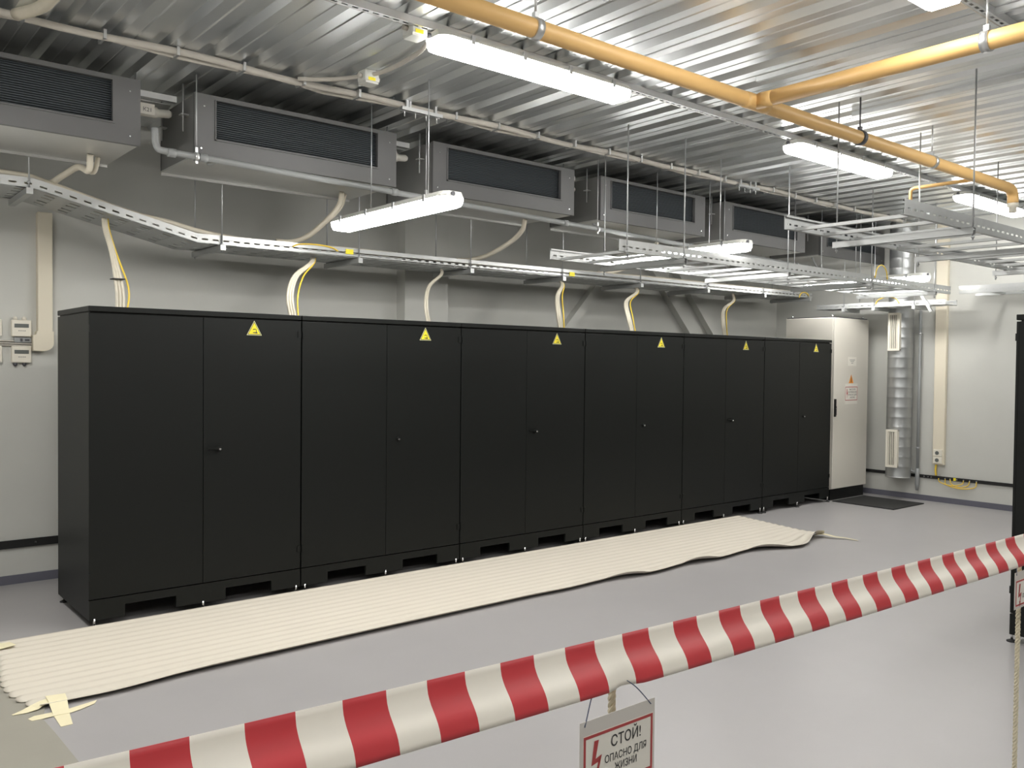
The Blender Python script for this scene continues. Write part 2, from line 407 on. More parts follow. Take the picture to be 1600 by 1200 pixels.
# drain pipe under the fronts of the units
t = thing('drain_pipe', (6, 5.6, 2.7), 'long grey plastic drain pipe running below the fronts of the air conditioning units', 'pipe')
zd = lambda x: 2.97 - .022 * max(0, x - 2.2)
MB().tube(smooth([(1.75, 5.62, 3.11), (1.75, 5.61, 3.03), (1.762, 5.6, 2.985), (1.80, 5.6, 2.975), (1.90, 5.6, 2.972)], 4) + [(2.2, 5.6, 2.968), (6, 5.6, zd(6)), (10.6, 5.6, zd(10.6))], .021, 10).build('pipe', 'pvc_grey', t)
for xx in (1.82, 2.02, 3.45, 5.2, 6.9, 8.8):
    MB().tube([(xx, 5.6, zd(xx)), (xx + .05, 5.6, zd(xx))], .027, 10).build('coupling', 'pvc_grey', t)
for xx in (2.0, 3.76, 5.62, 7.48, 9.34):
    cl = MB().tube([(xx - .012, 5.6, zd(xx)), (xx + .012, 5.6, zd(xx))], .029, 10)
    cl.box(xx - .008, xx + .008, 5.592, 5.608, zd(xx) + .02, zd(xx) + .06); cl.box(xx - .008, xx + .008, 5.592, 5.608, zd(xx) - .045, zd(xx) - .02)
    cl.build('pipe_clamp', 'zinc', t)
    MB().tube([(xx, 5.6, zd(xx) + .05), (xx, 5.6, deck_z(xx))], .004, 6).build('clamp_rod', 'rod_steel', t)
    MB().tube(smooth([(xx + .16, 5.82, 2.986), (xx + .16, 5.74, min(2.976, zd(xx) + .04)), (xx + .16, 5.66, zd(xx) + .015), (xx + .16, 5.6, zd(xx) + .01)], 4), .012, 8).build('drain_inlet', 'pvc_grey', t)

# ------------------------------------------------------------------ fluorescent lamps
def lamp(cx, cy, z, along, label, hang):
    """1.5 m sealed lamp; z = underside of the lens"""
    t = thing('fluorescent_lamp', (cx, cy, z), label, 'lamp', 'sealed fluorescent lamps')
    L = .75
    def tr(a, b_, z_): return (cx + a, cy + b_, z_) if along == 'x' else (cx - b_, cy + a, z_)
    def loft(rings, name, m_, closed=True):
        b = MB(); n = len(rings[0])
        for r in rings: b.v += [tr(*p) for p in r]
        for i in range(len(rings) - 1):
            for k in range(n):
                k2 = (k + 1) % n
                b.f.append((i * n + k, i * n + k2, (i + 1) * n + k2, (i + 1) * n + k)); b.m.append(0); b.sm.append(False)
        b.f.append(tuple(range(n))[::-1]); b.f.append(tuple((len(rings) - 1) * n + k for k in range(n))); b.m += [0, 0]; b.sm += [False, False]
        return b.build(name, m_, t)
    lens = [(-.095, .062), (-.092, .036), (-.074, .010), (-.050, 0), (.050, 0), (.074, .010), (.092, .036), (.095, .062)]
    rings = []
    for a, sc, up in ((-L, .55, .030), (-L + .022, .86, .010), (-L + .06, 1, 0), (L - .06, 1, 0), (L - .022, .86, .010), (L, .55, .030)):
        rings.append([(a, y * sc, z + min(.062, max(h, up))) for y, h in lens])
    loft(rings, 'diffuser', 'lamp_lens')
    hs = [(-.100, .062), (-.100, .070), (-.078, .095), (.078, .095), (.100, .070), (.100, .062)]
    rings = []
    for a, sc in ((-L + .0, .62), (-L + .03, .9), (-L + .06, 1), (L - .06, 1), (L - .03, .9), (L - .0, .62)):
        rings.append([(a, y * sc, z + h) for y, h in hs])
    loft(rings, 'housing', 'lamp_housing')
    for a in (-.55, -.18, .18, .55):
        for s in (-1, 1):
            b = MB(); P0 = tr(a - .012, s * .099, z + .045); P1 = tr(a + .012, s * .108, z + .09)
            b.box(P0[0], P1[0], P0[1], P1[1], z + .045, z + .09).build('clip', 'rod_steel', t)
    e = MB().tube([tr(-L - .012, 0.02, z + .078), tr(-L + .03, 0.02, z + .078)], .014, 10); e.build('cable_gland', 'dark_clamp', t)
    if hang:
        for a in (-.45, .28 if cx < 9 else .12):
            p = tr(a, 0, 0); MB().tube([(p[0], p[1], z + .093), (p[0], p[1], deck_z(p[0]))], .004, 6).build('hanger_rod', 'rod_steel', t)
    else:
        for a in (-.5, .5):
            p = tr(a, 0, 0); box(p[0] - .025, p[0] + .025, p[1] - .02, p[1] + .02, z + .094, 3.459).build('mount', 'zinc', t)
    return t
ZL = 3.36
lamp(3.42, 3.93, ZL, 'x', 'biggest bright ceiling lamp, below the yellow pipe at the top centre', False)
lamp(6.83, 3.93, ZL, 'x', 'second bright ceiling lamp in line below the yellow pipe, above cable ladders', False)
lamp(9.86, 3.93, ZL, 'x', 'farthest ceiling lamp in line, behind the yellow pipe elbow at right', False)
lamp(3.47, 1.90, ZL, 'x', 'ceiling lamp cut off by the top edge of the picture at right', False)
lamp(3.22, 5.22, 2.655, 'y', 'hanging lamp pointing away, above the second black cabinet, left of all hanging lamps', True)
lamp(6.31, 5.22, 2.655, 'y', 'hanging lamp partly behind the long cable ladder, middle of three', True)
lamp(.55, 5.22, 2.655, 'y', 'hanging lamp outside the picture, left of the wall controllers', True)
lamp(9.85, 5.33, 2.642, 'y', 'farthest hanging lamp, near the steel duct, mostly behind the cable ladder', True)
# the rest of the lighting rows, out of the picture
for cx, cy, wh in ((.15, 3.70, 'left of the biggest lamp'), (.15, 1.9, 'above and left of the camera'), (6.93, 1.9, 'right of the yellow branch pipe'), 
                   (3.47, -.4, 'behind the opposite cabinet row'), (.15, -.4, 'behind the camera'), (6.93, -.4, 'far behind the opposite cabinet row')):
    lamp(cx, cy, ZL, 'x', 'ceiling lamp outside the picture, ' + wh, False)

# perforated lamp rails on the ceiling
def lamp_rail(y, xa, xb, lab):
    t = thing('lamp_rail', ((xa + xb) / 2, y, 3.46), lab, 'rail', 'perforated lamp rails')
    b = MB(); z0, z1 = 3.459, 3.499
    b.box(xa, xb, y - .02, y - .018, z0, z1); b.box(xa, xb, y + .018, y + .02, z0, z1)
    b.box(xa, xb, y - .018, y - .007, z0, z0 + .002); b.box(xa, xb, y + .007, y + .018, z0, z0 + .002)
    x = xa
    while x < xb - .03:
        b.box(x, x + .025, y - .007, y + .007, z0, z0 + .002); x += .06
    b.build('rail', 'zinc', t)
    MB().tube([(xa + .1, y + .028, 3.468), ((xa + xb) / 2, y + .03, 3.47), (xb - .1, y + .028, 3.468)], .007, 6).build('cable', 'cable_grey', t)
lamp_rail(3.93, .6, 10.9, 'perforated steel rail on the ceiling carrying the main line of lamps')
lamp_rail(1.90, 2.4, 10.9, 'perforated steel rail on the ceiling at the top right corner')
for xx, ya, yb, lab in ((4.72, 1.2, 3.3, 'thin steel strut across the ceiling left of the yellow branch pipe'), (5.88, 1.2, 3.3, 'thin steel strut across the ceiling above the cable ladder start')):
    b = MB(); b.box(xx - .012, xx - .010, ya, yb, 3.47, 3.499); b.box(xx + .010, xx + .012, ya, yb, 3.47, 3.499); b.box(xx - .012, xx + .012, ya, yb, 3.468, 3.470)
    tag(b.build('ceiling_strut', 'zinc'), lab, 'strut', 'struts across the ceiling')

# ------------------------------------------------------------------ ceiling cable run and junction boxes
t = thing('ceiling_cable_run', (5.5, 5.25, 3.4), 'pair of cream cables clipped along the ceiling in front of the air conditioning units', 'cable run')
for s, r in ((-.022, .017), (.018, .017)):
    pts = []
    for i in range(60):
        x = .2 + i * .18
        pts.append((x, 5.25 + s + .012 * math.sin(x * 3.1 + s * 40) + (.05 * math.exp(-((x - 2.75) / .18) ** 2) if s > 0 else 0), 3.472 + .007 * math.sin(x * 5.3 + s * 90)))
    MB().tube(pts, r * (1.25 if s < 0 else 1), 8).build('cable', 'cable_grey', t)
for i in range(26):
    x = .55 + i * .4
    box(x - .008, x + .008, 5.19, 5.31, 3.448, 3.499).build('clip', 'zinc', t)
MB().tube(smooth([(.92, 5.22, 3.475), (1.0, 5.02, 3.475), (1.02, 4.7, 3.475), (1.02, 4.2, 3.475)], 5), .032, 10).build('cable_branch', 'cable_cream', t)
tag(MB().tube(smooth([(2.50, 5.19, 3.472), (2.62, 5.10, 3.472), (2.74, 4.95, 3.472), (2.84, 4.7, 3.472), (2.82, 4.3, 3.47), (2.72, 4.02, 3.45), (2.74, 3.95, 3.43)], 6), .014, 8).build('lamp_cable', 'cable_grey'), 'cable on the ceiling from the cable pair through junction box to the biggest lamp', 'cable')
def jbox(x, y, lab):
    t = thing('junction_box', (x, y, 3.42), lab, 'junction box', 'ceiling junction boxes')
    box(x - .05, x + .05, y - .05, y + .05, 3.425, 3.499).build('housing', 'lamp_housing', t, bevel=.006)
    box(x - .045, x + .045, y - .045, y + .045, 3.415, 3.425).build('cover', 'lamp_housing', t)
    box(x - .030, x + .02, y - .052, y - .05, 3.43, 3.45).build('sticker', 'warn_yellow', t)
    for s in (-1, 1): MB().tube([(x + s * .05, y, 3.46), (x + s * .075, y, 3.46)], .015, 8).build('gland', 'cable_grey', t)
jbox(2.81, 4.84, 'small junction box on the ceiling left of the biggest lamp')
jbox(2.60, 3.99, 'junction box with yellow label touching the left end of the biggest lamp')
for xx, yy, lab in ((3.44, 5.19, 'short perforated bracket under the ceiling cables above third air conditioning unit'), (7.3, 5.19, 'short perforated bracket under the ceiling cables above fifth air conditioning unit')):
    b = MB(); b.box(xx - .17, xx + .17, yy - .022, yy - .018, 3.425, 3.449); b.box(xx - .17, xx + .17, yy + .018, yy + .022, 3.425, 3.449)
    for q in range(7): b.box(xx - .17 + q * .05, xx - .13 + q * .05, yy - .018, yy + .018, 3.447, 3.449)
    for q in range(4): b.tube([(xx - .14 + q * .09, yy, 3.385), (xx - .14 + q * .09, yy, 3.447)], .005, 6)
    for q in (-1, 1): b.box(xx + q * .12 - .01, xx + q * .12 + .01, yy - .01, yy + .01, 3.449, 3.5)
    tag(b.build('cable_bracket', 'zinc'), lab, 'bracket', 'ceiling cable brackets')

# ------------------------------------------------------------------ yellow gas pipe
t = thing('yellow_pipe', (4.4, 3.07, 3.1), 'yellow painted gas pipe with a tee running along below the ceiling', 'pipe')
PR, PZ, PY = .044, 3.22, 3.07
MB().tube([(-.6, PY, PZ), (4, PY, PZ), (7.95, PY, PZ)] + smooth([(8.02, PY, PZ), (8.09, PY, PZ - .012), (8.13, PY, PZ - .05), (8.14, PY, PZ - .12)], 4), PR, 16).build('main_pipe', 'yellow_pipe', t)
MB().tube([(4.37, PY, PZ), (4.37, 2.0, PZ), (4.37, -.5, PZ)], PR, 16).build('branch_pipe', 'yellow_pipe', t)
MB().tube([(4.26, PY, PZ), (4.30, PY, PZ), (4.45, PY, PZ), (4.49, PY, PZ)], [.0445, .047, .047, .0445], 16).build('tee_fitting', 'yellow_pipe', t)
MB().tube([(4.37, PY - .04, PZ), (4.37, PY - .10, PZ), (4.37, PY - .13, PZ)], [.047, .046, .0442], 16).build('tee_collar', 'yellow_pipe', t)
MB().tube([(7.48, PY, PZ), (7.48, PY + .50, PZ)] + smooth([(7.48, PY + .54, PZ), (7.48, PY + .57, PZ - .015), (7.48, PY + .575, PZ - .06), (7.48, PY + .575, PZ - .12)], 4), .015, 10).build('thin_branch', 'yellow_pipe', t)
nz = MB().tube([(8.14, PY, PZ - .12), (8.14, PY, PZ - .15), (8.14, PY, PZ - .155), (8.14, PY, PZ - .20)], [.047, .047, .030, .030], 12); nz.build('nozzle', 'white_plastic', t)
def pclamp(x, y, ax):
    p, q = ((x - .02, y, PZ), (x + .02, y, PZ)) if ax == 'x' else ((x, y - .02, PZ), (x, y + .02, PZ))
    c_ = MB().tube([p, q], PR + .007, 16, 0)
    c_.box(x - .012, x + .012, y - .012, y + .012, PZ + PR, PZ + PR + .03)
    c_.tube([(x, y, PZ + PR + .02), (x, y, deck_z(x))], .006, 6, 0)
    c_.build('pipe_clamp', 'dark_clamp' if x in (.8, 5.57) else 'zinc', t)
for x in (.8, 2.66, 5.57, 6.62): pclamp(x, PY, 'x')
for y in (1.78, .2): pclamp(4.37, y, 'y')

# ------------------------------------------------------------------ trays and cable ladders
def rail_mesh(b, xa, xb, y, z0, z1, inward, pitch, slot, axis='x', zc=None, zoff=None):
    """one slotted side rail: web with real slots, top and bottom lips"""
    zf = zoff or (lambda s: 0.0)
    n = max(1, int((xb - xa) / pitch)); pitch = (xb - xa) / n
    zs0 = z0 + (z1 - z0) * (.34 if zc is None else zc); zs1 = zs0 + min(.012, (z1 - z0) * .2); th = .002
    def bx(a0, a1, c0, c1, za, zb):
        if c0 > c1: c0, c1 = c1, c0
        i = len(b.v)
        if axis == 'x': b.box(a0, a1, c0, c1, za, zb)
        else: b.box(c0, c1, a0, a1, za, zb)
        for k in range(i, len(b.v)):
            v = b.v[k]; s = v[0] if axis == 'x' else v[1]
            b.v[k] = (v[0], v[1], v[2] + zf(s))
    segs = [xa, xb]
    for a0, a1 in zip(segs, segs[1:]):
        bx(a0, a1, y, y + inward * th, z0, zs0); bx(a0, a1, y, y + inward * th, zs1, z1)
        bx(a0, a1, y, y + inward * .016, z1, z1 + th); bx(a0, a1, y, y + inward * .028, z0 - th, z0)
        bx(a0, a1, y + inward * .014, y + inward * .016, z1 - .010, z1)
    for k in range(n):
        bx(xa + k * pitch, xa + k * pitch + pitch - slot, y, y + inward * th, zs0, zs1)

def ladder(name_lab, xa, xb, y0, y1, z, trav, cat='cable ladder', axis='x', rung=.33, nm='cable_ladder'):
    c = ((xa + xb) / 2, (y0 + y1) / 2, z) if axis == 'x' else ((y0 + y1) / 2, (xa + xb) / 2, z)
    t = thing(nm, c, name_lab, cat, 'steel cable ladders under the ceiling')
    for yy, s in ((y0, 1), (y1, -1)):
        b = MB(); rail_mesh(b, xa, xb, yy, z, z + .085, s, .075, .040, axis); b.build('side_rail', 'zinc_tray', t)
    x = xa + .14
    while x < xb - .02:
        b = MB()
        if axis == 'x': b.box(x - .014, x + .014, y0 + .002, y1 - .002, z + .002, z + .022)
        else: b.box(y0 + .002, y1 - .002, x - .014, x + .014, z + .002, z + .022)
        b.build('rung', 'zinc_tray', t); x += rung
    for tx in trav:
        b = MB(); lo, hi = y0 - .07, y1 + .09
        def bb(a0, a1, c0, c1, za, zb):
            (b.box(a0, a1, c0, c1, za, zb) if axis == 'x' else b.box(c0, c1, a0, a1, za, zb))
        bb(tx - .02, tx - .0175, lo, hi, z - .045, z - .004); bb(tx + .0175, tx + .02, lo, hi, z - .045, z - .004); bb(tx - .02, tx + .02, lo, hi, z - .006, z - .003)
        b.build('traverse', 'zinc_tray', t)
    return t
def rod(x, y, z0, z1, lab, grp):
    z1 = deck_z(x)
    b = MB().tube([(x, y, z0), (x, y, z1)], .0055, 6)
    b.tube([(x, y, z0 + .012), (x, y, z0 + .022)], .011, 6); b.tube([(x, y, z0 + .055), (x, y, z0 + .065)], .011, 6)
    tag(b.build('threaded_rod', 'rod_steel'), lab, 'rod', grp)
TZ = 2.535
T1 = (5.53, 7.0, 8.5, 9.9); T2 = (5.56, 6.75, 8.2, 9.6)
ladder('long steel cable ladder over the aisle, nearer the black cabinet row', 4.83, 10.42, 4.58, 5.36, TZ, T1)
ladder('long steel cable ladder farther right, starting below the yellow pipe end', 4.82, 10.42, 2.38, 3.15, TZ, T2)
ladder('short cross cable ladder along the far wall, joining the long ladders', 1.4, 4.50, 10.45, 10.9, TZ, (1.9, 3.3), axis='y')
for i, x in enumerate(T1):
    rod(x, 4.53, TZ - .08, 3.55, '%s threaded rod on the near rail of ladder beside the cabinet row' % ORD[i], 'rods of the ladder by the cabinets')
    rod(x, 5.42, TZ - .08, 3.55, '%s threaded rod on the far rail of ladder beside the cabinet row' % ORD[i], 'rods of the ladder by the cabinets')
rod(4.90, 4.565, TZ - .02, 3.55, 'threaded rod at the left start of the ladder beside the cabinet row', 'rods of the ladder by the cabinets')
for i, x in enumerate(T2):
    rod(x, 2.32, TZ - .08, 3.55, '%s threaded rod on the near rail of right-hand ladder' % ORD[i], 'rods of the right-hand ladder')
    rod(x, 3.22, TZ - .08, 3.55, '%s threaded rod on the far rail of right-hand ladder' % ORD[i], 'rods of the right-hand ladder')

# perforated tray over the cabinets, with the bend down at its left end
def tz(x): return 2.79 if x < 1.22 else (2.79 - (x - 1.22) / 1.08 * .25 if x < 2.30 else 2.54 + .0078 * max(0.0, x - 4.5))
MY0, MY1 = 6.42, 6.95
t = thing('cable_tray', (6, 6.7, 2.54), 'long perforated cable tray above the black cabinets, bending up at its left end', 'cable tray')
for seg, (xa, xb) in enumerate(((.5, 1.22), (1.22, 2.30), (2.30, 10.50))):
    for yy, s in ((MY0, 1), (MY1, -1)):
        b = MB(); rail_mesh(b, xa, xb, yy, 0, .062, s, .085 if seg < 2 else .080, .045, 'x', .30, tz)
        b.build('side_rail', 'zinc_tray', t)
    fl = MB(); n = int((xb - xa) / .15)
    for k in range(n):
        x0 = xa + (xb - xa) * k / n; x1 = xa + (xb - xa) * (k + 1) / n
        for ya, yb in ((MY0, 6.50), (6.53, 6.60), (6.63, 6.74), (6.77, 6.84), (6.87, MY1)):
            i = len(fl.v); fl.box(x0, x1, ya, yb, -.002, 0)
            for q in range(i, len(fl.v)): v = fl.v[q]; fl.v[q] = (v[0], v[1], v[2] + tz(v[0]))
        i = len(fl.v); fl.box(x0, x0 + .09, MY0 + .005, MY1 - .005, -.004, -.002)
        for q in range(i, len(fl.v)): v = fl.v[q]; fl.v[q] = (v[0], v[1], v[2] + tz(v[0]))
    fl.build('perforated_floor', 'zinc_tray', t)
TR = (1.2, 2.48, 3.64, 4.80, 5.95, 7.1, 8.25, 9.38, 10.4)
for x in TR:
    b = MB(); z = tz(x); b.box(x - .02, x + .02, MY0 - .04, MY1 + .04, z - .048, z - .008); b.build('traverse', 'zinc_tray', t)
for i, x in enumerate(TR):
    if i in (0,):
        rod(x, MY0 - .012, tz(x) - .03, 3.55, 'thin rod at the left end of the perforated tray, at picture edge', 'rods of the perforated tray')
    else:
        rod(x, MY0 - .012, tz(x) - .06, 3.55, '%s threaded rod along the near side of the perforated tray' % ORD[i - 1], 'rods of the perforated tray')
        rod(x, MY1 + .02, tz(x) - .06, 3.55, '%s threaded rod along the wall side of the perforated tray' % ORD[i - 1], 'rods of the perforated tray')
# lower perforated tray over the grey cabinet
t = thing('cable_tray', (10.48, 5.45, 2.40), 'short perforated cable tray crossing above the tall grey cabinet', 'cable tray')
for xx, s in ((10.34, 1), (10.64, -1)):
    b = MB(); rail_mesh(b, 4.60, 6.25, xx, 2.415, 2.47, s, .085, .045, 'y', .35); b.build('side_rail', 'zinc_tray', t)
fl = MB()
for xa, xb in ((10.34, 10.42), (10.45, 10.53), (10.56, 10.64)): fl.box(xa, xb, 4.60, 6.25, 2.412, 2.415)
for k in range(11): fl.box(10.34, 10.64, 4.60 + k * .15, 4.68 + k * .15, 2.410, 2.412)
fl.build('perforated_floor', 'zinc_tray', t)
for y in (4.95, 5.45, 5.85):
    box(10.28, 10.665, y - .02, y + .02, 2.37, 2.41).build('traverse', 'zinc_tray', t)
for i, y in enumerate((4.95, 5.45, 5.85)):
    rod(10.305, y, 2.355, 3.55, '%s rod of the short tray above the grey cabinet' % ORD[i], 'rods of the short tray')
MB_ = MB().prism([(4.76, 2.32), (4.88, 2.53), (4.855, 2.54), (4.73, 2.335)], 0, 10.29, 10.32)
tag(MB_.build('support_arm', 'zinc'), 'slanting steel support arm at the right end of the short tray by duct', 'bracket')

# cables lying in the long tray
for k in range(5):
    pts = []
    for i in range(56):
        x = .5 + i * .18
        pts.append((x, 6.49 + k * .085 + .02 * math.sin(x * 1.3 + k * 2), tz(x) + .052 + .012 * math.sin(x * 2.1 + k) + .012 * (k % 2) + .03 * max(0, math.sin(x * .9 + .6 + k * .3)) ** 2))
    if k < 2:   # the near cables leave the tray in the bend, cutting the corner
        pts = [(p[0], p[1], p[2] + (.05 * math.exp(-((p[0] - 2.25) / .28) ** 2))) for p in pts]
    o = MB().tube(pts, .017 if k % 2 else .021, 8).build('power_cable', 'cable_cream')
    tag(o, ('cream power cable nearest the front rail of the perforated tray', 'cream power cable, second from the front rail in the perforated tray', 'cream power cable in the middle of the perforated tray', 'cream power cable, second from the wall rail in the perforated tray', 'cream power cable nearest the wall rail of the perforated tray')[k], 'cable', 'cables in the perforated tray')
# drops from the tray to each cabinet
drops = [(1.72, 1.70, 'first'), (2.98, 3.30, 'second'), (4.24, 4.58, 'third'), (5.79, 6.05, 'fourth'), (6.82, 7.18, 'fifth'), (8.40, 8.95, 'sixth')]
for i, (xc, xt, nm) in enumerate(drops):
    t = thing('cable_drop', (xc, 6.3, 2.0), 'bundle of cream cables rising from the top of the %s black cabinet' % nm, 'cables', 'cable drops into the black cabinets')
    n = 3 if i not in (2,) else 2
    for k in range(n + (0 if i == 2 else 1)):
        yel = (k == n)
        o_ = (k - (n - 1) / 2) * .0215
        bow = (-.10 if i == 4 else 0) + (.05 if yel else 0)
        if i == 0: mids = [(xc + o_ * .95 + bow * .35, 6.27, 2.16), (xc - .02 + o_ * .55, 6.36, 2.40), (xt - .012 + o_ * .5, 6.48, 2.57)]
        else:
            mids = [(xc + o_ * .95 + bow * .5 - (.02 if i != 4 else .0), 6.27, 2.17), (xc + (xt - xc) * .25 + o_ * .8 + bow * .6, 6.38, 2.34), (xt - (xt - xc) * .22 + o_ * .6, 6.46, 2.46)]
        pts = smooth([(xc + o_, 6.25, 1.99)] + mids + [(xt + o_ * .5, 6.56, tz(xt) - .02)], 6)
        MB().tube(pts, .0065 if yel else .0105, 8).build('earth_wire' if yel else 'cable', 'cable_yellow' if yel else 'cable_cream', t)
    if i == 0:
        box(xc - .046, xc + .034, 6.25, 6.33, 2.215, 2.221).build('cable_tie', 'ink', t)
# refrigerant pipes from the units down to the tray
for i, (xa, xb) in enumerate(((1.50, 1.34), (3.32, 3.10), (5.20, 4.88), (7.04, 6.72))):
    t = thing('refrigerant_pipe', (xa, 6.45, 2.6), 'white insulated pipes curving from the underside of the %s air conditioning unit to tray' % ORD[i], 'pipe', 'insulated pipes from the units to the tray')
    for k in range(2):
        d = k * .065
        MB().tube(smooth([(xa + d, 6.12 + d, 2.998), (xa + d * .6, 6.16 + d * .6, 2.9), (xa + d * .2 - .03, 6.30, max(tz(xb) + .18, 2.8)), (xb + (xa - xb) * .45, 6.44, tz(xb) + .14), (xb, 6.54, tz(xb) + .09), (xb - .12, 6.57, tz(xb - .12) + .085)], 6), .021 - .006 * k, 8).build('pipe', 'cable_cream', t)
# yellow-green earth jumpers looped over joints
def jumper(p0, p1, h, lab):
    p0, p1 = Vector(p0), Vector(p1); m_ = (p0 + p1) / 2
    tag(MB().tube(smooth([p0, p0 * .85 + p1 * .15 + Vector((0, 0, h * .7)), m_ + Vector((0, 0, h)), p1 * .85 + p0 * .15 + Vector((0, 0, h * .7)), p1], 5), .006, 6).build('earth_jumper', 'cable_yellow'), lab, 'cable', 'yellow earth jumpers on tray joints')
jumper((3.05, 6.415, 2.575), (3.45, 6.415, 2.575), .035, 'yellow earth wire loop on the perforated tray below the left hanging lamp')
jumper((10.18, 6.41, 2.57), (10.42, 6.41, 2.57), .08, 'yellow earth wire loop at the far right end of the perforated tray')
jumper((8.66, 4.575, 2.60), (8.92, 4.575, 2.60), .14, 'yellow earth wire loop standing up on the cable ladder near the duct')
jumper((10.335, 5.45, 2.45), (10.335, 5.15, 2.45), .08, 'yellow earth wire loop on the short tray above the grey cabinet')
tag(box(3.52, 3.59, 6.412, 6.418, 2.56, 2.60).build('tray_label', 'warn_yellow'), 'small yellow label on the perforated tray below the left hanging lamp', 'label')
tag(box(6.05, 6.12, 6.412, 6.418, 2.56, 2.60).build('tray_label', 'warn_yellow'), 'small yellow label on the perforated tray above the fourth black cabinet', 'label')

# ------------------------------------------------------------------ far wall: duct, pipe, trunking, earth strip
t = thing('ventilation_duct', (10.83, 5.365, .29), 'vertical spiral steel ventilation duct with two white grilles by the far wall', 'duct')
pr = []; z = .29
rr = []
while z < 3.42:
    for dz, r in ((0, .150), (.006, .1522), (.012, .150), (.10, .150)): pr.append((10.83, 5.365, z + dz)); rr.append(r)
    z += .125
MB().tube(pr, rr, 28).build('duct_pipe', 'duct_zinc', t)
MB().tube([(10.83, 5.365, .28), (10.83, 5.365, .296)], .152, 28).build('end_cap', 'zinc', t)
for z0 in (.415, 1.88):
    gz0, gz1, ga, gb, gx = z0, z0 + .475, 5.288, 5.436, 10.635
    fr = MB(); bd = .028
    fr.box(gx, gx + .02, ga, gb, gz0, gz0 + bd); fr.box(gx, gx + .02, ga, gb, gz1 - bd, gz1)
    fr.box(gx, gx + .02, ga, ga + bd, gz0 + bd, gz1 - bd); fr.box(gx, gx + .02, gb - bd, gb, gz0 + bd, gz1 - bd)
    fr.box(gx + .018, gx + .10, ga + .008, gb - .008, gz0 + .008, gz0 + .02); fr.box(gx + .018, gx + .10, ga + .008, gb - .008, gz1 - .02, gz1 - .008)
    fr.box(gx + .018, gx + .13, gb - .016, gb - .008, gz0 + .008, gz1 - .008); fr.box(gx + .018, gx + .07, ga + .008, ga + .016, gz0 + .008, gz1 - .008)
    fo = fr.build('grille', 'white_plastic', t)
    for k in range(4):
        yy = ga + bd + (k + .5) * (gb - ga - 2 * bd) / 4
        box(gx + .004, gx + .016, yy - .0055, yy + .0055, gz0 + bd, gz1 - bd).build('louvre', 'white_plastic', fo)
    box(gx + .03, gx + .034, ga + .016, gb - .016, gz0 + .02, gz1 - .02).build('grille_back', 'ink', fo)
t = thing('wall_pipe', (10.95, 5.175, .12), 'thin grey vertical pipe between steel duct and cream trunking', 'pipe')
MB().tube([(10.95, 5.175, .20), (10.95, 5.175, 2.40)], .017, 10).build('pipe', 'pvc_grey', t)
MB().tube([(10.95, 5.175, .12), (10.95, 5.175, .20), (10.95, 5.175, .30), (10.95, 5.175, .40)], [.016, .026, .026, .022], 10).build('valve', 'pvc_grey', t)
MB().tube([(10.95, 5.175, .34), (10.95, 5.25, .36), (10.95, 5.27, .42)], .016, 8).build('side_branch', 'pvc_grey', t)
for z in (.66, 2.1):
    b = MB().tube([(10.95, 5.175, z - .01), (10.95, 5.175, z + .01)], .024, 10); b.box(10.95, 11.0, 5.185, 5.195, z - .006, z + .006); b.build('pipe_clamp', 'rod_steel', t)
t = thing('wall_trunking', (10.965, 4.92, .45), 'cream vertical cable trunking with two sockets on the far wall', 'trunking')
box(10.945, 11.0, 4.85, 4.99, .47, 3.45).build('trunk', 'cream_plastic', t, bevel=.004)
for z in (.485, .575):
    o = box(10.925, 10.946, 4.865, 4.975, z, z + .085).build('socket', 'white_plastic', t, bevel=.004)
    MB().tube([(10.922, 4.925, z + .042), (10.9255, 4.925, z + .042)], .024, 12).build('socket_hole', 'lcd', o)
t = thing('earth_strip', (10.99, 2, .28), 'black painted steel earth strip along the far wall above the skirting', 'strip')
box(10.982, 10.988, -3, 7.2, .285, .325).build('strip', 'black_dark', t)
for k in range(14): box(10.988, 11.0, -2.8 + k * .75, -2.77 + k * .75, .295, .315).build('standoff', 'black_dark', t)
for y in (5.10, 5.05, 5.01, 4.84, 4.78, 4.70, 4.62, 4.55, 4.47):
    MB().tube([(10.966, y, .305), (10.982, y, .305)], .009, 6).build('bolt', 'chrome', t)
box(10.979, 10.982, 4.715, 4.745, .288, .322).build('earth_label', 'warn_yellow', t)
t = thing('earth_strip', (4, 7.28, .27), 'black painted steel earth strip along the back wall, left of the cabinets', 'strip')
box(-2.4, 4.5, 7.272, 7.278, .268, .328).build('strip', 'black_dark', t)
for k in range(9): box(-2.2 + k * .78, -2.17 + k * .78, 7.278, 7.29, .285, .31).build('standoff', 'black_dark', t)
MB().tube([(1.40, 7.262, .30), (1.40, 7.272, .30)], .008, 6).build('bolt', 'chrome', t)
for k, (ya, yb, zz) in enumerate(((4.84, 4.47, .20), (4.78, 4.55, .215), (4.92, 4.62, .225))):
    tag(MB().tube(smooth([(10.97, ya, .30), (10.965, ya - .02, zz + .03), (10.96, (ya + yb) / 2, zz), (10.965, yb + .02, zz + .03), (10.97, yb, .30)], 5), .006, 6).build('earth_wire', 'cable_yellow'),
        ('lowest', 'middle', 'uppermost')[k] + ' yellow green earth wire sagging below the far wall strip', 'cable', 'earth wires under the far wall strip')
tag(MB().tube(smooth([(10.965, 4.95, .48), (10.962, 4.955, .40), (10.966, 4.95, .33)], 5), .012, 6).build('earth_wire', 'cable_yellow'), 'yellow green earth wire hanging from the cream trunking to the strip', 'cable')

